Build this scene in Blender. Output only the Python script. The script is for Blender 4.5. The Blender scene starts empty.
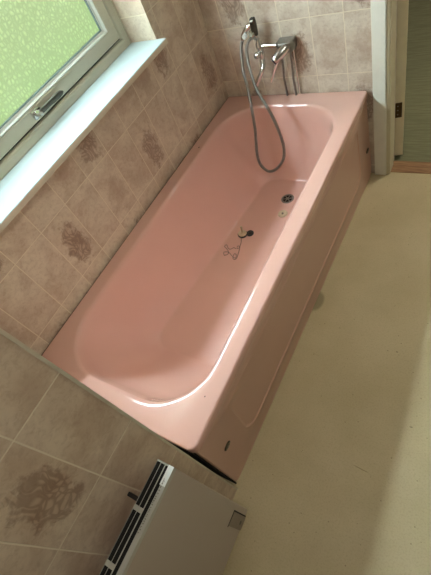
import bpy, bmesh, math, random
from mathutils import Vector, Matrix
random.seed(4)
S = bpy.context.scene
C = S.collection
PI = math.pi

# ------------------------------------------------------------------ helpers
def srgb(r, g, b, a=1.0):
    def f(c):
        c /= 255.0
        return c / 12.92 if c <= .04045 else ((c + .055) / 1.055) ** 2.4
    return (f(r), f(g), f(b), a)

class NT:
    def __init__(s, name):
        s.m = bpy.data.materials.new(name); s.m.use_nodes = True
        s.t = s.m.node_tree; s.n = s.t.nodes; s.n.clear()
        s.out = s.n.new('ShaderNodeOutputMaterial')
        s.b = s.n.new('ShaderNodeBsdfPrincipled'); s.l(s.b.outputs[0], s.out.inputs[0])
    def l(s, a, b): s.t.links.new(a, b)
    def set(s, sock, v):
        if isinstance(v, (int, float, tuple, list)): sock.default_value = v
        else: s.l(v, sock)
    def math(s, op, a, b=0.0, c=None, clamp=False):
        n = s.n.new('ShaderNodeMath'); n.operation = op; n.use_clamp = clamp
        s.set(n.inputs[0], a); s.set(n.inputs[1], b)
        if c is not None: s.set(n.inputs[2], c)
        return n.outputs[0]
    def mix(s, f, a, b, mode='MIX'):
        n = s.n.new('ShaderNodeMix'); n.data_type = 'RGBA'; n.blend_type = mode
        s.set(n.inputs[0], f); s.set(n.inputs[6], a); s.set(n.inputs[7], b)
        return n.outputs[2]
    def obj(s):
        return s.n.new('ShaderNodeTexCoord').outputs['Object']
    def noise(s, vec, scale, detail=3, rough=.5, dist=0, col=False):
        n = s.n.new('ShaderNodeTexNoise'); s.l(vec, n.inputs['Vector'])
        n.inputs['Scale'].default_value = scale; n.inputs['Detail'].default_value = detail
        n.inputs['Roughness'].default_value = rough; n.inputs['Distortion'].default_value = dist
        return n.outputs['Color' if col else 'Fac']
    def smooth(s, v, a, b, lo=0., hi=1.):
        n = s.n.new('ShaderNodeMapRange'); n.interpolation_type = 'SMOOTHSTEP'
        s.set(n.inputs[0], v); n.inputs[1].default_value = a; n.inputs[2].default_value = b
        n.inputs[3].default_value = lo; n.inputs[4].default_value = hi
        return n.outputs[0]
    def bump(s, h, strength=.3, dist=.002):
        n = s.n.new('ShaderNodeBump'); n.inputs['Strength'].default_value = strength
        n.inputs['Distance'].default_value = dist; s.l(h, n.inputs['Height'])
        s.l(n.outputs[0], s.b.inputs['Normal'])
    def comb(s, x, y, z):
        n = s.n.new('ShaderNodeCombineXYZ')
        for i, v in enumerate((x, y, z)): s.set(n.inputs[i], v)
        return n.outputs[0]
    def base(s, col, rough=.5, metal=0., coat=0., spec=.5):
        s.set(s.b.inputs['Base Color'], col); s.set(s.b.inputs['Roughness'], rough)
        s.b.inputs['Metallic'].default_value = metal
        s.b.inputs['Coat Weight'].default_value = coat
        s.b.inputs['Specular IOR Level'].default_value = spec
        return s

def plain(name, col, rough=.5, metal=0., coat=0., var=.06, scale=30, bump=0., bscale=300):
    """solid colour with a faint procedural mottling"""
    t = NT(name); o = t.obj(); n = t.noise(o, scale, 4)
    f = t.smooth(n, .25, .75)
    dark = tuple(c * (1 - var * 2) for c in col[:3]) + (1,)
    t.base(t.mix(f, dark, col), rough, metal, coat)
    if bump: t.bump(t.noise(o, bscale, 2), bump, .001)
    return t.m

def tile_mat(name, uy0, ux0, w=.15, h=.269, z0=.867, first=0, tint=(1, 1, 1)):
    """wall tiles in metres: u runs along y (along x on faces turned to y)"""
    t = NT(name); o = t.obj()
    sp = t.n.new('ShaderNodeSeparateXYZ'); t.l(o, sp.inputs[0])
    g = t.n.new('ShaderNodeNewGeometry'); sn = t.n.new('ShaderNodeSeparateXYZ'); t.l(g.outputs['True Normal'], sn.inputs[0])
    isy = t.math('GREATER_THAN', t.math('ABSOLUTE', sn.outputs[1]), .5)
    uy = t.math('SUBTRACT', sp.outputs[1], uy0); ux = t.math('SUBTRACT', sp.outputs[0], ux0)
    u = t.math('ADD', t.math('MULTIPLY', uy, t.math('SUBTRACT', 1., isy)), t.math('MULTIPLY', ux, isy))
    U = t.math('DIVIDE', u, w); V = t.math('DIVIDE', t.math('SUBTRACT', sp.outputs[2], z0), h)
    ku = t.math('FLOOR', U); kv = t.math('FLOOR', V)
    fu = t.math('SUBTRACT', U, ku); fv = t.math('SUBTRACT', V, kv)
    du = t.math('MULTIPLY', t.math('MINIMUM', fu, t.math('SUBTRACT', 1., fu)), w)
    dv = t.math('MULTIPLY', t.math('MINIMUM', fv, t.math('SUBTRACT', 1., fv)), h)
    d = t.math('MINIMUM', du, dv)
    grout = t.smooth(d, .0011, .0022, 1., 0.)
    # one random number for each tile
    wn = t.n.new('ShaderNodeTexWhiteNoise'); wn.noise_dimensions = '3D'; t.l(t.comb(ku, kv, isy), wn.inputs[0])
    rnd = wn.outputs['Value']
    off = t.n.new('ShaderNodeVectorMath'); off.operation = 'SCALE'; t.l(wn.outputs['Color'], off.inputs[0]); off.inputs['Scale'].default_value = 7.
    P = t.n.new('ShaderNodeVectorMath'); P.operation = 'ADD'
    t.l(t.comb(u, t.math('SUBTRACT', sp.outputs[2], z0), 0.), P.inputs[0]); t.l(off.outputs[0], P.inputs[1]); P = P.outputs[0]
    cloud = t.noise(P, 11, 4, .55, .4); fine = t.noise(P, 70, 4, .7, .6)
    base = t.mix(t.smooth(cloud, .35, .7), srgb(212, 198, 177), srgb(190, 170, 149))
    base = t.mix(t.math('MULTIPLY', t.smooth(fine, .42, .72), .35), base, srgb(158, 130, 112))
    # clouded brown patch on the plain tiles
    pu = t.math('DIVIDE', t.math('SUBTRACT', fu, .55), .34); pv = t.math('DIVIDE', t.math('SUBTRACT', fv, .42), .34)
    r = t.math('SQRT', t.math('ADD', t.math('MULTIPLY', pu, pu), t.math('MULTIPLY', pv, pv)))
    r = t.math('ADD', r, t.math('MULTIPLY', t.math('SUBTRACT', t.noise(P, 24, 4, .65), .5), 2.1))
    patch = t.math('MULTIPLY', t.smooth(r, .55, 1.15, 1., 0.), t.smooth(rnd, .15, .9, .03, .34))
    base = t.mix(patch, base, srgb(156, 128, 106))
    # leaf sprays on every fourth tile, shifted by two from row to row
    idx = t.math('ADD', t.math('ADD', ku, t.math('MULTIPLY', kv, 2.)), float(first))
    md = t.math('ABSOLUTE', t.math('SUBTRACT', t.math('FLOORED_MODULO', idx, 4.), 0.))
    dec = t.math('LESS_THAN', md, .5)
    vo = t.n.new('ShaderNodeTexVoronoi'); vo.feature = 'DISTANCE_TO_EDGE'; vo.inputs['Scale'].default_value = .75
    wob = t.n.new('ShaderNodeVectorMath'); wob.operation = 'ADD'
    t.l(t.comb(t.math('ADD', t.math('MULTIPLY', u, 120.), t.math('MULTIPLY', t.noise(P, 16, 1), 9.)),
               t.math('ADD', t.math('MULTIPLY', sp.outputs[2], 46.), t.math('MULTIPLY', t.noise(P, 9, 1), 9.)), 0.), wob.inputs[0])
    t.l(off.outputs[0], wob.inputs[1]); t.l(wob.outputs[0], vo.inputs['Vector'])
    leaf = t.smooth(vo.outputs['Distance'], .05, .24, 1., 0.)
    blob = t.smooth(r, .75, 1.25, 1., 0.)
    dcol = t.mix(leaf, srgb(176, 150, 128), srgb(118, 87, 71))
    base = t.mix(t.math('MULTIPLY', t.math('MULTIPLY', blob, dec), .62), base, dcol)
    base = t.mix(1., base, tint + (1,), 'MULTIPLY')
    col = t.mix(grout, base, srgb(222, 210, 186))
    t.base(col, t.math('ADD', .36, t.math('MULTIPLY', grout, .4)), spec=.4)
    t.bump(t.math('SUBTRACT', t.math('MULTIPLY', cloud, .15), grout), .5, .0015)
    return t.m

# ------------------------------------------------------------------ materials
M = {}
M['tile_left'] = tile_mat('tile window wall', -.188, -.30, first=2)
M['tile_far'] = tile_mat('tile far wall', -.188, .095, first=0, tint=(1, 1.03, 1.07))
M['tile_jog'] = tile_mat('tile heater wall', -1.958, -.134, first=1, tint=(1, .95, .9))
M['plaster'] = plain('matt cream plaster', srgb(138, 128, 112), .8, var=.02, scale=3, bump=.1)
M['ceiling'] = plain('white ceiling paint', srgb(190, 188, 180), .85, var=.02, scale=3)
M['sill'] = plain('white window sill', srgb(184, 200, 201), .38, var=.015, scale=6)
M['sill_edge'] = plain('sill front edge', srgb(214, 206, 186), .5, var=.03)
M['frame'] = plain('cream window paint', srgb(196, 192, 172), .42, var=.03, scale=14, bump=.06, bscale=60)
M['frame_dark'] = plain('dark window gap', srgb(42, 40, 34), .8)
M['bead'] = plain('white glazing bead', srgb(232, 236, 232), .35, var=.01)
M['trim'] = plain('painted door trim', srgb(232, 230, 216), .45, var=.03, scale=20, bump=.05, bscale=80)
M['jamb'] = plain('yellowed door lining', srgb(206, 196, 166), .5, var=.02, scale=4)
M['door'] = plain('cream door edge', srgb(236, 226, 194), .5, var=.04, scale=16)
M['bronze'] = plain('tarnished hinge metal', srgb(86, 70, 48), .4, .85, var=.15, scale=90)
M['pink'] = plain('pink bath enamel', srgb(221, 176, 162), .13, coat=.6, var=.015, scale=5)
M['pink_panel'] = plain('pink bath panel', srgb(200, 160, 140), .33, coat=.15, var=.02, scale=4)
M['chip'] = plain('chipped enamel', srgb(30, 24, 22), .7)
M['black'] = plain('black rubber', srgb(24, 22, 20), .5)
M['void'] = plain('dark gap', srgb(14, 13, 12), .9)
M['chrome'] = plain('chrome', srgb(228, 228, 226), .15, 1., var=.05, scale=60)
M['steel'] = plain('brushed steel', srgb(150, 148, 142), .3, 1., var=.1, scale=80)
M['dull'] = plain('dull dark steel', srgb(96, 92, 84), .35, 1., var=.1, scale=80)
M['bluecap'] = plain('dark blue cap', srgb(20, 30, 52), .2)
M['cream'] = plain('cream plastic', srgb(198, 178, 146), .45, var=.08, scale=90)
M['heater'] = plain('grey enamel heater', srgb(184, 170, 154), .5, var=.015, scale=5)
M['heater_top'] = plain('pale heater grille', srgb(182, 180, 168), .4, var=.02)
M['switch'] = plain('beige switch cover', srgb(142, 128, 110), .5, var=.05, scale=60)
M['print'] = plain('grey printing', srgb(92, 88, 80), .6)
M['wood'] = None

t = NT('threshold wood'); o = t.obj()
mp = t.n.new('ShaderNodeMapping'); mp.inputs['Scale'].default_value = (6, 60, 60); t.l(o, mp.inputs[0])
t.base(t.mix(t.smooth(t.noise(mp.outputs[0], 2, 5), .3, .7), srgb(128, 92, 62), srgb(168, 128, 90)), .5); M['wood'] = t.m

# vinyl floor: beige, faint mottling, sparse specks, a few scuffs, one dark oval patch
t = NT('beige vinyl floor'); o = t.obj()
c = t.mix(t.smooth(t.noise(o, 3.5, 5, .6), .3, .7), srgb(190, 174, 136), srgb(202, 186, 149))
c = t.mix(t.math('MULTIPLY', t.smooth(t.noise(o, 160, 3, .7), .45, .7), .28), c, srgb(152, 136, 102))
vo = t.n.new('ShaderNodeTexVoronoi'); vo.inputs['Scale'].default_value = 42; t.l(o, vo.inputs['Vector'])
sc = t.n.new('ShaderNodeSeparateColor'); t.l(vo.outputs['Color'], sc.inputs[0])
spk = t.math('MULTIPLY', t.smooth(vo.outputs['Distance'], .07, .13, 1., 0.), t.math('GREATER_THAN', sc.outputs[0], .72))
c = t.mix(t.math('MULTIPLY', spk, .55), c, srgb(112, 94, 66))
sp = t.n.new('ShaderNodeSeparateXYZ'); t.l(o, sp.inputs[0])
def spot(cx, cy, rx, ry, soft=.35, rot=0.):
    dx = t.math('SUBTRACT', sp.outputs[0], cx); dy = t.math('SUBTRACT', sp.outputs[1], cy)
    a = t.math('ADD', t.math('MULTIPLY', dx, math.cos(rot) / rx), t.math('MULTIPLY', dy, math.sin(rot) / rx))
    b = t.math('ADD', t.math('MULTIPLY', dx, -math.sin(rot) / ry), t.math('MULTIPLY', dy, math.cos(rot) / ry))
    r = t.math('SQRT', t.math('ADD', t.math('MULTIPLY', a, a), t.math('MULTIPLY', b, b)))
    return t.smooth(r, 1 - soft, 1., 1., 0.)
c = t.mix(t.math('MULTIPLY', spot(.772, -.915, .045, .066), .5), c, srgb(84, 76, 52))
c = t.mix(t.math('MULTIPLY', spot(1.17, -1.571, .038, .002, .5, -.1), .6), c, srgb(120, 102, 70))
c = t.mix(t.math('MULTIPLY', spot(1.295, -1.358, .007, .0022, .5, .2), .8), c, srgb(70, 60, 44))
c = t.mix(t.math('MULTIPLY', spot(1.178, -1.07, .006, .003, .5), .7), c, srgb(90, 74, 50))
t.base(c, t.smooth(t.noise(o, 8, 3), .3, .7, .42, .54), spec=.4)
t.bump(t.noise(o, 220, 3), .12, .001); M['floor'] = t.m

# hall carpet: grey-green with cross-wise streaks
t = NT('grey green hall carpet'); o = t.obj()
mp = t.n.new('ShaderNodeMapping'); mp.inputs['Scale'].default_value = (3, 34, 10); t.l(o, mp.inputs[0])
c = t.mix(t.smooth(t.noise(mp.outputs[0], 2, 5, .65), .3, .7), srgb(112, 112, 86), srgb(130, 130, 102))
t.base(c, .85, spec=.2); t.bump(t.noise(mp.outputs[0], 20, 3), .3, .002); M['carpet'] = t.m

# hammered obscure glass, glowing in place of daylight: garden green low, sky higher
t = NT('hammered window glass'); o = t.obj()
sp = t.n.new('ShaderNodeSeparateXYZ'); t.l(o, sp.inputs[0])
wv = t.n.new('ShaderNodeVectorMath'); wv.operation = 'ADD'; t.l(o, wv.inputs[0])
ns = t.n.new('ShaderNodeVectorMath'); ns.operation = 'SCALE'; ns.inputs['Scale'].default_value = .02
t.l(t.noise(o, 9, 2, col=True), ns.inputs[0]); t.l(ns.outputs[0], wv.inputs[1])
mp = t.n.new('ShaderNodeMapping'); mp.inputs['Scale'].default_value = (0, 1.15, 1.); t.l(wv.outputs[0], mp.inputs[0])
vo = t.n.new('ShaderNodeTexVoronoi'); vo.feature = 'F1'; vo.inputs['Scale'].default_value = 60; vo.inputs['Randomness'].default_value = .7
t.l(mp.outputs[0], vo.inputs['Vector'])
ve = t.n.new('ShaderNodeTexVoronoi'); ve.feature = 'DISTANCE_TO_EDGE'; ve.inputs['Scale'].default_value = 60; ve.inputs['Randomness'].default_value = .7
t.l(mp.outputs[0], ve.inputs['Vector'])
cell = t.smooth(ve.outputs['Distance'], .0, .32, 1., 0.)
big = t.noise(o, 2.4, 3)
g = t.mix(t.smooth(big, .3, .7), srgb(164, 194, 130), srgb(184, 208, 152))
g = t.mix(t.smooth(sp.outputs[2], 1.1, 1.5), g, srgb(176, 196, 150))
g = t.mix(t.math('MULTIPLY', cell, .6), g, srgb(122, 150, 98))
hl = t.smooth(vo.outputs['Distance'], .0, .3, .45, 0.)
g = t.mix(hl, g, srgb(215, 232, 185))
sky = t.smooth(sp.outputs[2], 1.42, 1.52)
g = t.mix(sky, g, (.75, .92, 1.0, 1))
t.base(srgb(150, 170, 130), .2)
t.l(g, t.b.inputs['Emission Color'])
t.l(t.smooth(sp.outputs[2], 1.42, 1.54, .92, 104.), t.b.inputs['Emission Strength'])
t.bump(t.math('SUBTRACT', 1., cell), .6, .003); M['glass'] = t.m

# ------------------------------------------------------------------ mesh helpers
def link(name, bm, mat, parent=None, smooth=False, bevel=0., seg=2, angle=40):
    bmesh.ops.recalc_face_normals(bm, faces=bm.faces)
    me = bpy.data.meshes.new(name); bm.to_mesh(me); bm.free()
    for m in (mat if isinstance(mat, (list, tuple)) else [mat]): me.materials.append(m)
    o = bpy.data.objects.new(name, me); C.objects.link(o)
    if parent:
        o.parent = parent
        o.matrix_parent_inverse = Matrix.Translation(parent.location).inverted() if parent.type == 'EMPTY' else Matrix.Identity(4)
    for p in me.polygons: p.use_smooth = smooth
    if smooth:
        me.set_sharp_from_angle(angle=math.radians(angle))
    if bevel:
        b = o.modifiers.new('bevel', 'BEVEL'); b.width = bevel; b.segments = seg; b.limit_method = 'ANGLE'
        b.angle_limit = math.radians(35)
    return o

def abox(bm, x0, x1, y0, y1, z0, z1, mi=0):
    v = [bm.verts.new((x, y, z)) for x in (x0, x1) for y in (y0, y1) for z in (z0, z1)]
    for q in ((0, 1, 3, 2), (4, 6, 7, 5), (0, 4, 5, 1), (2, 3, 7, 6), (0, 2, 6, 4), (1, 5, 7, 3)):
        f = bm.faces.new([v[i] for i in q]); f.material_index = mi
    return v

def box(*b):
    bm = bmesh.new(); abox(bm, *b); return bm

def loft(bm, loops, cap0=False, cap1=False, closed=True):
    rings = [[bm.verts.new(p) for p in L] for L in loops]
    n = len(rings[0])
    for a, b in zip(rings, rings[1:]):
        for i in range(n if closed else n - 1):
            j = (i + 1) % n
            bm.faces.new((a[i], a[j], b[j], b[i]))
    if cap0: bm.faces.new(rings[0])
    if cap1: bm.faces.new(rings[-1])
    return rings

def catmull(pts, k=8):
    P = [Vector(p) for p in pts]; P = [2 * P[0] - P[1]] + P + [2 * P[-1] - P[-2]]
    out = []
    for i in range(1, len(P) - 2):
        a, b, c, d = P[i - 1:i + 3]
        for s in range(k):
            u = s / k
            out.append(.5 * ((2 * b) + (c - a) * u + (2 * a - 5 * b + 4 * c - d) * u * u + (3 * b - a - 3 * c + d) * u ** 3))
    out.append(P[-2]); return out

def tube(bm, pts, r, n=12, cap=True):
    """r: number or list along pts"""
    pts = [Vector(p) for p in pts]
    if not isinstance(r, (list, tuple)): r = [r] * len(pts)
    t = (pts[1] - pts[0]).normalized()
    up = Vector((0, 0, 1)) if abs(t.z) < .9 else Vector((1, 0, 0))
    nrm = t.cross(up).normalized(); loops = []
    for i, p in enumerate(pts):
        tt = (pts[min(i + 1, len(pts) - 1)] - pts[max(i - 1, 0)])
        if tt.length > 1e-9: t = tt.normalized()
        nrm = (nrm - t * nrm.dot(t)).normalized(); b = t.cross(nrm)
        loops.append([p + r[i] * (math.cos(2 * PI * k / n) * nrm + math.sin(2 * PI * k / n) * b) for k in range(n)])
    loft(bm, loops, cap, cap)

def lathe(bm, base, axis, prof, n=24):
    """prof: (distance along axis, radius)"""
    base = Vector(base); a = Vector(axis).normalized()
    u = a.cross(Vector((0, 0, 1)) if abs(a.z) < .9 else Vector((1, 0, 0))).normalized(); v = a.cross(u)
    loft(bm, [[base + a * h + max(r, 1e-5) * (math.cos(2 * PI * k / n) * u + math.sin(2 * PI * k / n) * v) for k in range(n)] for h, r in prof], True, True)

def empty(name, loc, label, cat, group=None):
    o = bpy.data.objects.new(name, None); C.objects.link(o); o.location = loc
    o.empty_display_size = .1; o['label'] = label; o['category'] = cat
    if group: o['group'] = group
    return o

def struct(name, bm, mat, **k):
    o = link(name, bm, mat, **k); o['kind'] = 'structure'; return o

# ------------------------------------------------------------------ room shell
XJ, YJ = .766, -1.826           # the heater wall steps out here
RX, BY, CZ = 2.45, -3.3, 2.42   # right wall, back wall, ceiling
DX0, DX1, DZ = .884, 1.66, 2.03  # doorway
WY0, WY1, WZ0, WZ1 = -1.62, -.385, 1.020, 1.73   # window opening
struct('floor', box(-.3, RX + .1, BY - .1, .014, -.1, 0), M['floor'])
struct('ceiling', box(-.3, RX + .1, BY - .1, 2.9, CZ, CZ + .1), M['ceiling'])
bm = bmesh.new()
abox(bm, -.28, 0, YJ, .12, 0, WZ0); abox(bm, -.28, 0, YJ, .12, WZ1, CZ)
abox(bm, -.28, 0, WY1, .12, WZ0, WZ1); abox(bm, -.28, 0, YJ, WY0, WZ0, WZ1)
struct('wall_left', bm, M['tile_left'])
bm = bmesh.new()
abox(bm, 0, DX0 - .0, 0, .12, 0, CZ); abox(bm, DX0, DX1, 0, .12, DZ, CZ); abox(bm, DX1, RX, 0, .12, 0, CZ)
struct('wall_far', bm, M['tile_far'])
struct('wall_heater', box(-.28, XJ, BY, YJ, 0, CZ), M['tile_jog'])
struct('wall_right', box(RX, RX + .1, BY, .12, 0, CZ), M['plaster'])
struct('wall_back', box(XJ, RX, BY - .1, BY, 0, CZ), M['plaster'])
struct('trim_corner', box(XJ - .006, XJ + .0025, YJ - .004, YJ + .0025, 0, CZ), plain('corner bead', srgb(202, 194, 170), .5))

# hallway beyond the door
struct('floor_hall', box(.2, 2.6, .10, 2.9, -.09, -.004), M['carpet'])
bm = bmesh.new()
abox(bm, .1, .2, .12, 2.9, -.1, CZ); abox(bm, 2.6, 2.7, .12, 2.9, -.1, CZ); abox(bm, .2, 2.6, 2.8, 2.9, -.1, CZ)
struct('wall_hall', bm, M['plaster'])

# threshold, door lining, architraves
struct('trim_threshold', box(DX0 - .02, DX1 + .02, .014, .106, -.03, .004), M['wood'], bevel=.003)
bm = bmesh.new()
abox(bm, .811, .872, -.016, 0, 0, DZ + .075); abox(bm, DX1 + .02, DX1 + .085, -.016, 0, 0, DZ + .075)
abox(bm, .811, DX1 + .085, -.016, 0, DZ + .015, DZ + .08)
struct('trim_architrave', bm, M['trim'], bevel=.004)
bm = bmesh.new()
abox(bm, .872, .884, -.008, .02, 0, DZ + .02); abox(bm, DX1 + .008, DX1 + .02, -.008, .02, 0, DZ + .02)
abox(bm, .884, .890, -.003, .075, 0, DZ + .01); abox(bm, DX1 - .006, DX1 + .008, -.003, .124, 0, DZ + .01)
abox(bm, .884, DX1 + .008, -.003, .124, DZ - .004, DZ + .012)
struct('trim_lining', bm, M['jamb'], bevel=.002)

# door standing open into the hall, seen on its hinged edge
dr = bpy.data.objects.new('door_1', None); C.objects.link(dr); dr['kind'] = 'structure'; dr.location = (.9, .135, 0)
d = Vector((-.24, .97, 0)).normalized(); nn = Vector((d.y, -d.x, 0))
def slab(p0, lx, ly, z0, z1):
    bm = bmesh.new(); p0 = Vector(p0)
    q = [p0, p0 + nn * lx, p0 + nn * lx + d * ly, p0 + d * ly]
    loft(bm, [[Vector((a.x, a.y, z)) for a in q] for z in (z0, z1)], True, True); return bm
link('door_leaf', slab((.878, .132, 0), .047, .74, .016, 2.0), M['door'], dr, bevel=.002)
for z in (.262, 1.70):
    h = link('hinge', slab(Vector((.878, .132, 0)) - d * .0016, .035, .0012, z, z + .085), M['bronze'], dr)
    bm = bmesh.new(); tube(bm, [(.8765, .126, z), (.8765, .126, z + .085)], .0055, 10); link('hinge_pin', bm, M['bronze'], h, smooth=True)
    bm = bmesh.new()
    for dz in (.018, .042, .066):
        c0 = Vector((.878, .132, 0)) + nn * .015 - d * .0012 + Vector((0, 0, z + dz)); lathe(bm, c0, -d, [(0, .0038), (.0014, .003)], 10)
    link('screw_heads', bm, M['steel'], h, smooth=True)
bm = bmesh.new()
for s in (1, -1):
    c0 = Vector((.878, .132, 1.0)) + d * .68 + nn * (.044 if s > 0 else 0)
    lathe(bm, c0, nn * s, [(0, .024), (.006, .024), (.006, .009), (.04, .009)], 16)
    tube(bm, [c0 + nn * s * .04, c0 + nn * s * .042 - d * .11], .009, 10)
link('door_handle', bm, M['steel'], dr, smooth=True)

# ------------------------------------------------------------------ window
XF = -.15
wf = bpy.data.objects.new('window_1', None); C.objects.link(wf); wf['kind'] = 'structure'; wf.location = (XF, (WY0 + WY1) / 2, WZ0)
SZ = 1.034
def ring_frame(y0, y1, z0, z1, prof):
    """prof: (inset, x) around a rectangle, mitred corners"""
    bm = bmesh.new()
    loft(bm, [[Vector((x, y0 + i, z0 + i)), Vector((x, y1 - i, z0 + i)), Vector((x, y1 - i, z1 - i)), Vector((x, y0 + i, z1 - i))] for i, x in prof])
    return bm
link('outer_frame', ring_frame(WY0, WY1, SZ - .006, WZ1, [(0, -.22), (0, XF + .0), (.004, XF + .004), (.012, XF + .006), (.034, XF + .006), (.042, XF + .003), (.046, XF - .004), (.046, -.22)]), M['frame'], wf)
link('frame_gap', ring_frame(WY0 + .044, WY1 - .044, SZ + .04, WZ1 - .044, [(0, XF - .012), (.012, XF - .012)]), M['frame_dark'], wf)
sash = link('sash', ring_frame(WY0 + .052, WY1 - .052, SZ + .048, WZ1 - .052, [(0, -.21), (0, XF - .001), (.003, XF + .003), (.046, XF + .003), (.050, XF + .001), (.052, XF - .006), (.052, -.21)]), M['frame'], wf)
link('glazing_bead', ring_frame(WY0 + .104, WY1 - .104, SZ + .100, WZ1 - .104, [(-.001, XF - .02), (-.001, XF + .001), (.003, XF + .002), (.005, XF - .004), (.007, XF - .010), (.014, XF - .012), (.014, XF - .03)]), M['bead'], sash)
link('rubber_seal', ring_frame(WY0 + .118, WY1 - .118, SZ + .114, WZ1 - .118, [(-.001, XF - .014), (.005, XF - .014), (.006, XF - .022)]), plain('grey blue seal', srgb(150, 176, 178), .5), sash)
link('window_pane', box(XF - .028, XF - .020, WY0 + .117, WY1 - .117, SZ + .113, WZ1 - .117), M['glass'], sash)
# espagnolette handle lying level on the lower rail
hx = XF + .003
hp = link('window_handle', box(hx, hx + .010, -1.040, -.992, 1.092, 1.124), M['chrome'], sash, bevel=.004)
bm = bmesh.new(); lathe(bm, (hx + .010, -1.016, 1.108), (1, 0, 0), [(0, .013), (.010, .012), (.016, .009), (.022, .009)], 16)
link('spindle', bm, M['chrome'], hp, smooth=True)
bm = bmesh.new()
prof = [(-1.024, .008), (-1.010, .011), (-.985, .010), (-.96, .0095), (-.93, .0115), (-.90, .0125), (-.882, .010), (-.872, .004)]
loft(bm, [[Vector((hx + .019 + dx, y, 1.108 - (y + 1.016) * .02 + dz)) for dx, dz in ((0, -r), (.005, -r * .8), (.007, 0), (.005, r * .8), (0, r), (-.003, 0))] for y, r in prof], True, True)
link('lever', bm, M['dull'], hp, smooth=True, angle=50)
link('window_stay_screw', box(hx + .001, hx + .003, -1.034, -1.028, 1.097, 1.119), M['black'], hp)

# window board
bm = box(-.152, .055, WY0, WY1, WZ0 - .001, SZ)
struct('window_2', bm, M['sill'], bevel=.0035, seg=3)
bm = bmesh.new(); abox(bm, .0005, .0558, WY0, WY1 - .001, WZ0 - .009, WZ0 - .0015); abox(bm, .0552, .0562, WY0, WY1 - .001, WZ0 - .009, SZ - .003)
struct('trim_sill', bm, M['sill_edge'], bevel=.002)

# ------------------------------------------------------------------ bathtub
tub = empty('bathtub', (.39, -.91, 0), 'pink enamelled bathtub set between the tiled walls under the window', 'bathtub')
def zt(y): return .512 - .0155 * y
NA, NL, NSH = 14, 46, 18
def rrect(x0, x1, y0, y1, r):
    """r = (near-left, near-right, far-right, far-left); the same vertex count for every size"""
    out = []
    cs = [((x0 + r[0], y0 + r[0]), r[0], PI), ((x1 - r[1], y0 + r[1]), r[1], 1.5 * PI), ((x1 - r[2], y1 - r[2]), r[2], 0), ((x0 + r[3], y1 - r[3]), r[3], .5 * PI)]
    for i, (c, rr, a0) in enumerate(cs):
        arc = [Vector((c[0] + rr * math.cos(a0 + .5 * PI * k / NA), c[1] + rr * math.sin(a0 + .5 * PI * k / NA))) for k in range(NA + 1)]
        out += arc
        c2, r2, a2 = cs[(i + 1) % 4]
        nx = Vector((c2[0] + r2 * math.cos(a2), c2[1] + r2 * math.sin(a2)))
        n = NSH if i % 2 == 0 else NL
        out += [arc[-1].lerp(nx, k / n) for k in range(1, n)]
    return out
def outer_x(x, y): return x + (.003 if y > -.9 else 0) * 0
OX0, OX1, OY0, OY1 = .0045, .787, -1.813, -.004
def orr(i, dz, r=(.012, .028, .018, .008)):
    rr = tuple(max(q - i, .003) for q in r)
    return [Vector((p.x, p.y, zt(p.y) + dz)) for p in rrect(OX0 + i, OX1 - i, OY0 + i, OY1 - i, rr)]
TOP = (.066, .728, -1.750, -.088); TR = (.25, .21, .25, .24)
BOT = (.165, .620, -1.435, -.235); BR = (.10, .12, .12, .10)
def irr(f, dz, rect_inset=0., bottom=False):
    a = [TOP[k] + (BOT[k] - TOP[k]) * f for k in range(4)]
    i = rect_inset
    r = [TR[k] + (BR[k] - TR[k]) * f for k in range(4)]
    P = rrect(a[0] + i, a[1] - i, a[2] + i, a[3] - i, tuple(max(q - i, .012) for q in r))
    out = []
    for p in P:
        sk = f * .085 * (p.y + 1.40) * max(0, (.40 - p.x) / .25)   # the floor narrows towards the drain
        out.append(Vector((p.x + max(sk, 0), p.y, zt(p.y) * (1 - .0) + dz - .012 * f * (p.y + 1.4))))
    return out
loops = [orr(.014, -.036), orr(.0, -.036), orr(0, -.008), orr(.0008, -.0042), orr(.0028, -.0014), orr(.0062, 0), orr(.009, .0002), orr(.024, .0003)]
RR = .020
loops += [irr(0, .0003, -.006)] + [irr(0, -RR * (1 - math.cos(q)), RR * math.sin(q)) for q in [math.radians(v) for v in (0, 8, 16, 25, 35, 46, 57, 66)]]
loops += [irr(.02, -.030, .020), irr(.06, -.058, .019)]
for f, dz in ((.14, -.10), (.25, -.15), (.38, -.20), (.53, -.253), (.68, -.300), (.80, -.333), (.89, -.355), (.95, -.367)):
    loops.append(irr(f, dz, .012 * (1 - f)))
loops += [irr(.98, -.3735), irr(1., -.3768, .001), irr(1., -.3785, .008), irr(1., -.3795, .022), irr(1., -.381, .05), irr(1., -.382, .10), irr(1, -.383, .16)]
bm = bmesh.new()
rings = loft(bm, loops)
# close the middle of the bath floor with a ladder of strips
bm.faces.new(rings[-1])
bmesh.ops.triangulate(bm, faces=[f for f in bm.faces if len(f.verts) > 4])
basin = link('basin', bm, M['pink'], tub, smooth=True, angle=60)

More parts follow.
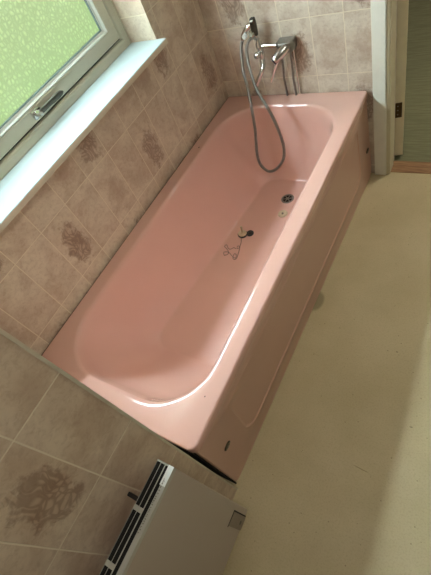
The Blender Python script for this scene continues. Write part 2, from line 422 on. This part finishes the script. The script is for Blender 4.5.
# panel along the front: top follows the rim, foot slightly out of true
def PX(y, z):
    b = .758 + .036 * (y + 1.82) / 1.8; tp = .772 + .008 * (y + 1.82) / 1.8
    return b + (tp - b) * z / .5
def panel_loop(y0, y1, z0, z1, r, dx):
    o = []
    for p in rrect(z0, z1, y0, y1, r): o.append(Vector((PX(p.y, p.x) + dx, p.y, p.x)))
    return o
PY0, PY1 = -1.806, -.008
def ztp(z): return z
rr4 = lambda a: (a, a, a, a)
pl = [panel_loop(PY0, PY1, .004, .482, (.03, .004, .004, .045), -.020),
      panel_loop(PY0, PY1, .004, .482, (.03, .004, .004, .045), -.004),
      panel_loop(PY0 + .004, PY1 - .004, .008, .481, (.028, .004, .004, .043), 0),
      panel_loop(-1.64, -.17, .10, .440, (.10, .03, .03, .10), .0),
      panel_loop(-1.634, -.176, .106, .434, (.096, .03, .03, .096), .003),
      panel_loop(-1.626, -.184, .114, .426, (.09, .03, .03, .09), .003),
      panel_loop(-1.620, -.190, .120, .420, (.086, .03, .03, .086), -.001),
      panel_loop(-1.50, -.32, .20, .34, (.03, .03, .03, .03), -.001)]
bm = bmesh.new(); R_ = loft(bm, pl, cap0=True, cap1=True)
panel = link('front_panel', bm, M['pink_panel'], tub, smooth=True, angle=30)
for y, z in ((-1.726, .278), (-.057, .20)):
    x = PX(y, z)
    bm = bmesh.new()
    loft(bm, [[Vector((x + dx, y + a * s * math.cos(2 * PI * k / 24), z + b * s * math.sin(2 * PI * k / 24))) for k in range(24)] for dx, s, a, b in ((-.001, 1, .019, .012), (.003, 1, .019, .012), (.004, .85, .019, .012))], True, True)
    e = link('emblem', bm, M['dull'], panel, smooth=True, angle=40); e['label'] = 'dark oval metal badge'
    bm = bmesh.new()
    for k in range(3):
        yy = y - .010 + .010 * k
        tube(bm, [(x + .0042, yy - .003, z - .003), (x + .0042, yy, z + .004), (x + .0042, yy + .003, z - .003)], .0009, 6)
    link('emblem_relief', bm, M['chrome'], e, smooth=True)
# near-black board that paints the shaded gap behind the near end of the panel
link('near_end_shade', box(.10, .755, -1.812, -1.806, .0, .49), M['void'], tub)

# near-black strip draws the shade in the gap at the window wall
bm = bmesh.new(); loft(bm, [[Vector((x, y, z)) for x, z in ((0, .46), (.004, .46), (.004, zt(y) - .006), (0, zt(y) - .006))] for y in (OY0, OY1)], True, True)
struct('trim_gap_shade', bm, M['void'])
# small chips in the rim
for (x, y, r) in ((.784, -.228, .0045), (.783, -.275, .003), (.7385, -1.65, .003), (.052, -.462, .0058)):
    zz = zt(y) + (.0002 if x < .77 else -.004)
    bm = bmesh.new(); ax = Vector((0, 0, 1)) if x < .77 else Vector((.6, 0, .8))
    cpt = Vector((x, y, zz)); u = ax.cross(Vector((0, 1, 0))).normalized(); v = ax.cross(u)
    loft(bm, [[cpt + ax * h + s * r * (1 + .3 * math.sin(3 * k + x * 90)) * (math.cos(2 * PI * k / 9) * u * .7 + math.sin(2 * PI * k / 9) * v) for k in range(9)] for h, s in ((-.001, 1), (.0008, .8))], True, True)
    link('enamel_chip', bm, M['chip'], tub)

# drain
ZB = lambda y: zt(y) - .383 - .012 * (y + 1.4)
def rz(y): return ZB(y)
dc = Vector((.442, -.383, rz(-.383)))
bm = bmesh.new(); lathe(bm, dc, (0, 0, 1), [(-.004, .036), (.002, .036), (.0035, .033), (.0028, .027), (.0, .026), (-.0005, .025)], 36)
dn = link('drain', bm, M['steel'], tub, smooth=True)
bm = bmesh.new(); lathe(bm, dc + Vector((0, 0, .0003)), (0, 0, 1), [(0, .026), (.0008, .0255)], 30); link('drain_hole', bm, M['void'], dn)
bm = bmesh.new()
for k in range(3):
    a = PI * k / 3 + .3; dv = Vector((math.cos(a), math.sin(a), 0)) * .025
    tube(bm, [dc - dv + Vector((0, 0, .002)), dc + dv + Vector((0, 0, .002))], .0022, 8)
lathe(bm, dc + Vector((0, 0, .001)), (0, 0, 1), [(0, .008), (.003, .008), (.004, .005)], 16)
link('grating', bm, M['steel'], dn, smooth=True)

# ------------------------------------------------------------------ loose things in the bath
# round cream cover lying near the drain
y = -.503; p = Vector((.462, y, rz(y) + .0012))
dcv = empty('drain_cover', p, 'small round cream disc lying on the bath floor just below the drain', 'cover')
bm = bmesh.new(); lathe(bm, p, (0, 0, 1), [(0, .024), (.003, .0265), (.006, .0255), (.0075, .022), (.0065, .016), (.0065, .006)], 30)
link('disc', bm, M['cream'], dcv, smooth=True)
bm = bmesh.new(); lathe(bm, p + Vector((0, 0, .0062)), (0, 0, 1), [(0, .0065), (.0045, .0055), (.0055, .003)], 14)
link('knob', bm, M['switch'], dcv, smooth=True)

# plug with upright stem and chain
y = -.690; p = Vector((.303, y, rz(y) + .001))
plug = empty('bath_plug', p, 'black rubber bath plug with an upright cream stem and tangled bead chain', 'plug')
bm = bmesh.new(); lathe(bm, p, (.1, .05, 1), [(0, .021), (.004, .025), (.012, .027), (.014, .024)], 28)
link('rubber_body', bm, M['black'], plug, smooth=True)
bm = bmesh.new(); lathe(bm, p + Vector((.001, .001, .014)), (.1, .1, 1), [(0, .023), (.003, .024), (.005, .021), (.006, .012), (.012, .008), (.016, .006), (.044, .0055), (.047, .0075), (.051, .0065), (.053, .003)], 24)
link('stem', bm, M['cream'], plug, smooth=True)
q = Vector((.340, -.672, rz(-.672) + .0012))
bm = bmesh.new(); lathe(bm, q, (0, 0, 1), [(0, .019), (.006, .021), (.010, .018), (.008, .012), (.010, .007), (.014, .005)], 24)
nd = link('rubber_stopper', bm, M['black'], None, smooth=True)
nd['label'] = 'small black rubber stopper touching the plug with the cream stem'; nd['category'] = 'stopper'
ch = [(.305, -.713), (.318, -.743), (.325, -.775), (.316, -.788), (.310, -.770), (.326, -.775), (.335, -.812), (.342, -.848), (.335, -.860), (.321, -.852), (.316, -.825), (.330, -.828), (.335, -.849), (.313, -.842), (.288, -.825), (.267, -.819), (.252, -.828), (.268, -.845), (.281, -.826), (.262, -.803), (.238, -.788), (.243, -.773), (.265, -.795), (.282, -.799), (.292, -.784), (.309, -.789)]
pts = catmull([(a, b, rz(b) + .0035 + .0012 * (i % 3)) for i, (a, b) in enumerate(ch)], 6)
pts[0] = Vector((.304, -.708, rz(-.70) + .012))
# a fine cord with beads strung on it
bm = bmesh.new(); tube(bm, pts, .0011, 6)
acc = 0; last = pts[0]
for pp in pts:
    acc += (pp - last).length; last = pp
    if acc > .0055:
        acc = 0; bmesh.ops.create_icosphere(bm, subdivisions=1, radius=.0021, matrix=Matrix.Translation(pp))
link('bead_chain', bm, M['dull'], plug, smooth=True)

# ------------------------------------------------------------------ bath mixer with hand shower
mx = empty('bath_mixer', (.41, -.005, .78), 'chrome lever bath mixer mounted on the far wall above the tub', 'faucet')
# wall block with two unions
bm = bmesh.new()
blk = [(.385, -.002), (.470, -.002), (.472, -.040), (.462, -.066), (.400, -.070), (.387, -.055)]
loft(bm, [[Vector((x, y, z)) for x, y in blk] for z in (.752, .800)], True, True)
link('body', bm, M['steel'], mx, bevel=.007, seg=3)
bm = bmesh.new()
lathe(bm, (.437, -.055, .778), Vector((-.052, -.050, -.038)), [(0, .022), (.02, .024), (.045, .0245), (.06, .022), (.075, .022), (.080, .019)], 28)
bar = link('cartridge_barrel', bm, M['chrome'], mx, smooth=True, angle=35)
a_ = Vector((-.052, -.050, -.038)).normalized(); cp = Vector((.437, -.055, .778)) + a_ * .0795
bm = bmesh.new(); lathe(bm, cp, a_, [(0, .018), (.004, .017), (.006, .012)], 24); link('end_cap', bm, M['bluecap'], bar, smooth=True)
bm = bmesh.new()
l0 = cp - a_ * .012 + Vector((0, 0, -.018))
lv = catmull([l0, l0 + Vector((-.012, -.010, -.022)), l0 + Vector((-.026, -.016, -.052)), l0 + Vector((-.040, -.018, -.082))], 5)
tube(bm, lv, [.0095 - .004 * i / (len(lv) - 1) for i in range(len(lv))], 12)
link('lever', bm, M['chrome'], bar, smooth=True)
# cross tube to the diverter
bm = bmesh.new(); tube(bm, [(.392, -.058, .792), (.315, -.058, .795)], .010, 16); link('cross_tube', bm, M['chrome'], mx, smooth=True)
bm = bmesh.new()
lathe(bm, (.303, -.060, .728), (0, 0, 1), [(0, .010), (.006, .013), (.016, .013), (.018, .017), (.034, .019), (.048, .017), (.052, .013), (.062, .013), (.066, .017), (.082, .016), (.090, .010), (.104, .009)], 24)
dv = link('diverter', bm, M['chrome'], mx, smooth=True, angle=35)
bm = bmesh.new(); lathe(bm, (.303, -.074, .768), (-.35, -.9, .05), [(0, .011), (.012, .011), (.014, .015), (.026, .015), (.029, .011)], 18); link('diverter_knob', bm, M['chrome'], dv, smooth=True, angle=35)
bm = bmesh.new()
sp_ = catmull([(.303, -.060, .735), (.308, -.072, .712), (.303, -.086, .690), (.288, -.096, .668), (.268, -.102, .640), (.262, -.104, .628)], 5)
tube(bm, sp_, [.0135 - .0022 * math.sin(PI * i / (len(sp_) - 1)) for i in range(len(sp_))], 16); 
lathe(bm, (.2645, -.1035, .636), (-.30, -.1, -.95), [(0, .0130), (.012, .0138), (.014, .0115)], 18)
link('spout', bm, M['chrome'], dv, smooth=True)
# cradle
bm = bmesh.new()
tube(bm, [(.303, -.060, .828), (.300, -.064, .848), (.294, -.070, .862)], .0075, 12)
lathe(bm, (.291, -.058, .856), (-.12, -.9, .45), [(0, .015), (.008, .018), (.022, .018), (.026, .014)], 18)
link('shower_cradle', bm, M['chrome'], dv, smooth=True, angle=35)
# supply pipes down to behind the rim
for x0, x1 in ((.392, .377), (.440, .427)):
    bm = bmesh.new(); tube(bm, [(x0 - .002, -.024, .76), (x0 - .004, -.022, .70), (x1, -.020, .60), (x1, -.020, .46)], .0058, 12)
    lathe(bm, (x0 - .002, -.024, .757), (0, 0, -1), [(0, .010), (.014, .010), (.016, .008)], 6)
    pp_ = link('supply_pipe', bm, M['steel'], mx, smooth=True, angle=35)
bm = bmesh.new(); tube(bm, [(.452, -.012, .757), (.447, -.012, .66), (.444, -.012, .50)], .0045, 10); link('supply_pipe', bm, M['chrome'], mx, smooth=True)

# hand shower resting in the cradle; its hose hangs into the bath
hs = empty('hand_shower', (.29, -.07, .86), 'chrome hand shower resting in its cradle with ribbed hose looping into the tub', 'shower')
bm = bmesh.new()
hh = catmull([(.236, -.085, .842), (.248, -.084, .866), (.268, -.080, .888), (.290, -.072, .902), (.306, -.066, .905)], 6)
tube(bm, hh, [.0085 + .003 * math.sin(PI * i / (len(hh) - 1)) for i in range(len(hh))], 16)
link('handle', bm, M['chrome'], hs, smooth=True)
bm = bmesh.new()
ax = Vector((.55, .25, -.80)).normalized()
loft(bm, [[Vector((.302 + dx, -.066 + w_ * sy, .922 + dz)) for dx, sy in ((-.010, -1), (.009, -1), (.013, 0), (.009, 1), (-.010, 1), (-.014, 0))] for w_, dz in [(.011, .002), (.015, -.006), (.016, -.040), (.014, -.064), (.009, -.072)]], True, True)
hd = link('shower_head', bm, M['dull'], hs, bevel=.002)
link('spray_plate', box(.292, .311, -.077, -.055, .9225, .9265), M['black'], hd, bevel=.002)
bm = bmesh.new(); lathe(bm, (.2635, -.092, .868), (-.2, -.85, -.2), [(0, .011), (.008, .012), (.016, .011), (.018, .008)], 16); link('coupling', bm, M['bead'], hs, smooth=True)
path = [(.238, -.086, .846), (.226, -.098, .815), (.221, -.112, .760), (.224, -.130, .715), (.245, -.165, .660), (.262, -.200, .600), (.268, -.225, .520), (.268, -.238, .465), (.258, -.245, .398), (.244, -.250, .305), (.250, -.254, .240), (.290, -.256, .198), (.345, -.256, .220), (.396, -.252, .282), (.414, -.248, .350), (.411, -.244, .418), (.398, -.240, .486), (.379, -.235, .556), (.345, -.220, .620), (.312, -.195, .655), (.284, -.160, .690), (.262, -.128, .745), (.258, -.108, .800), (.268, -.094, .836), (.288, -.078, .846), (.303, -.066, .832)]
cp_ = catmull(path, 10)
bm = bmesh.new()
# resample evenly, then give the hose its ribs
res = [cp_[0]]; L = .0022; 
for a, b in zip(cp_, cp_[1:]):
    while (b - res[-1]).length > L:
        res.append(res[-1] + (b - res[-1]).normalized() * L)
tube(bm, res, [.0084 if (i // 2) % 2 else .0066 for i in range(len(res))], 10)
hose = link('hose', bm, M['steel'], hs, smooth=True, angle=70)

# ------------------------------------------------------------------ electric heater
HX0, HX1, HY0, HY1, HZ0, HZ1 = .820, .870, -2.62, -1.874, .115, .774
ht = empty('wall_heater', (.845, -2.24, HZ0), 'grey electric panel heater with slotted top hanging on the tiled wall', 'heater')
bm = bmesh.new(); abox(bm, HX0, HX1, HY0, HY1, HZ0, HZ1 - .016)
link('casing', bm, M['heater'], ht, bevel=.004, seg=3)
# top grille: bars around three rows of slots
bm = bmesh.new()
zt0, zt1 = HZ1 - .0052, HZ1 - .004
for x0, x1 in ((.8200, .8207), (.8318, .8327), (.8440, .8462), (.8570, .8700)):
    abox(bm, x0, x1, HY0, HY1, zt0, zt1 if x1 < .86 else zt1 + .0015)
abox(bm, .8207, .8570, HY1 - .004, HY1, zt0, zt1)
abox(bm, .8200, .8207, HY0, HY1, zt0 - .012, zt0); abox(bm, .8205, .8698, HY1 - .002, HY1, zt0 - .012, zt0); abox(bm, .8688, .8700, HY0, HY1, zt0 - .012, zt0)
yy = HY1 - .104
while yy > HY0:
    abox(bm, .8207, .8440, yy - .011, yy, zt0, zt1); yy -= .116
link('top_grille', bm, M['heater_top'], ht)
link('slot_shadow', box(.8205, .8695, HY0 + .002, HY1 - .002, HZ1 - .0165, zt0 - .0006), M['void'], ht)
link('top_edge_glint', box(.8552, .8700, HY1 - .045, HY1 + .0005, zt1 + .0018, zt1 + .0032), M['bead'], ht)['label'] = 'pale end of the top edge, bright light painted on'  # white strip paints the light caught by this end
bm = bmesh.new(); yy = HY1 - .030; random.seed(2)
while yy > HY1 - .150:
    w_ = random.choice((.0022, .003, .0038)); h_ = random.choice((.0025, .0035, .0035))
    xx = .8600
    abox(bm, xx, xx + .0008, yy - w_, yy, zt1 + .0032, zt1 + .0036); abox(bm, xx, xx + h_, yy - .0008, yy, zt1 + .0032, zt1 + .0036)
    if random.random() > .5: abox(bm, xx + h_ - .0008, xx + h_, yy - w_, yy, zt1 + .0032, zt1 + .0036)
    yy -= w_ + random.choice((.0015, .0015, .004))
link('lettering', bm, M['print'], ht)
# switch box let into the bottom corner
sw = link('switch_box', box(.862, .8725, -1.944, -1.898, .112, .250), M['switch'], ht, bevel=.003); sw['label'] = 'beige brown switch cover in the bottom corner'
bm = bmesh.new(); abox(bm, .8695, .8708, -1.9475, -1.894, .250, .2545); abox(bm, .8695, .8708, -1.8985, -1.894, .114, .2545)
link('cover_gap', bm, M['void'], sw)
bm = bmesh.new(); lathe(bm, (.8725, -1.921, .150), (1, 0, 0), [(0, .007), (.001, .006), (.0015, .003)], 16); link('indicator', bm, M['print'], sw, smooth=True)
# brackets to the wall
for y in (-1.972, -2.50):
    for z0, z1 in ((.716, .730), (.17, .20)):
        link('wall_bracket', box(XJ, HX0 + .002, y - .005, y + .005, z0, z1), M['black'], ht, bevel=.002)

# ------------------------------------------------------------------ light
def area(name, loc, to, sx, sy, power, col, spread=PI):
    l = bpy.data.lights.new(name, 'AREA'); l.shape = 'RECTANGLE'; l.size = sx; l.size_y = sy; l.energy = power; l.color = col; l.spread = spread
    o = bpy.data.objects.new(name, l); C.objects.link(o); o.location = loc
    o.rotation_euler = (Vector(to) - Vector(loc)).to_track_quat('-Z', 'Y').to_euler(); return o
area('ceiling_fill', (1.6, -1.9, 2.38), (1.6, -1.9, 0), .5, .5, 8, (1, .93, .84))  # added soft fill for the room side, no real lamp there
area('hall_fill', (1.9, 1.2, 2.3), (1.6, 1.0, 0), .6, .6, 26, (1, .93, .78))  # added unseen fill to lift the hall carpet and door edge
w = bpy.data.worlds.new('World'); S.world = w; w.use_nodes = True
w.node_tree.nodes['Background'].inputs[0].default_value = (.6, .75, .9, 1); w.node_tree.nodes['Background'].inputs[1].default_value = .6

# ------------------------------------------------------------------ camera
cd = bpy.data.cameras.new('Camera'); cam = bpy.data.objects.new('Camera', cd); C.objects.link(cam)
cd.sensor_fit = 'HORIZONTAL'; cd.sensor_width = 36; cd.lens = 403.777 / 431 * 36; cd.clip_start = .02
Rm = Matrix(((0.841262, -0.199159, 0.502607), (0.435952, 0.799710, -0.412809), (-0.319725, 0.566393, 0.759589)))
cam.matrix_world = Matrix.Translation((1.334898, -1.884774, 1.682964)) @ Rm.to_4x4()
S.camera = cam
S.view_settings.view_transform = 'Standard'; S.view_settings.look = 'None'; S.view_settings.exposure = 0
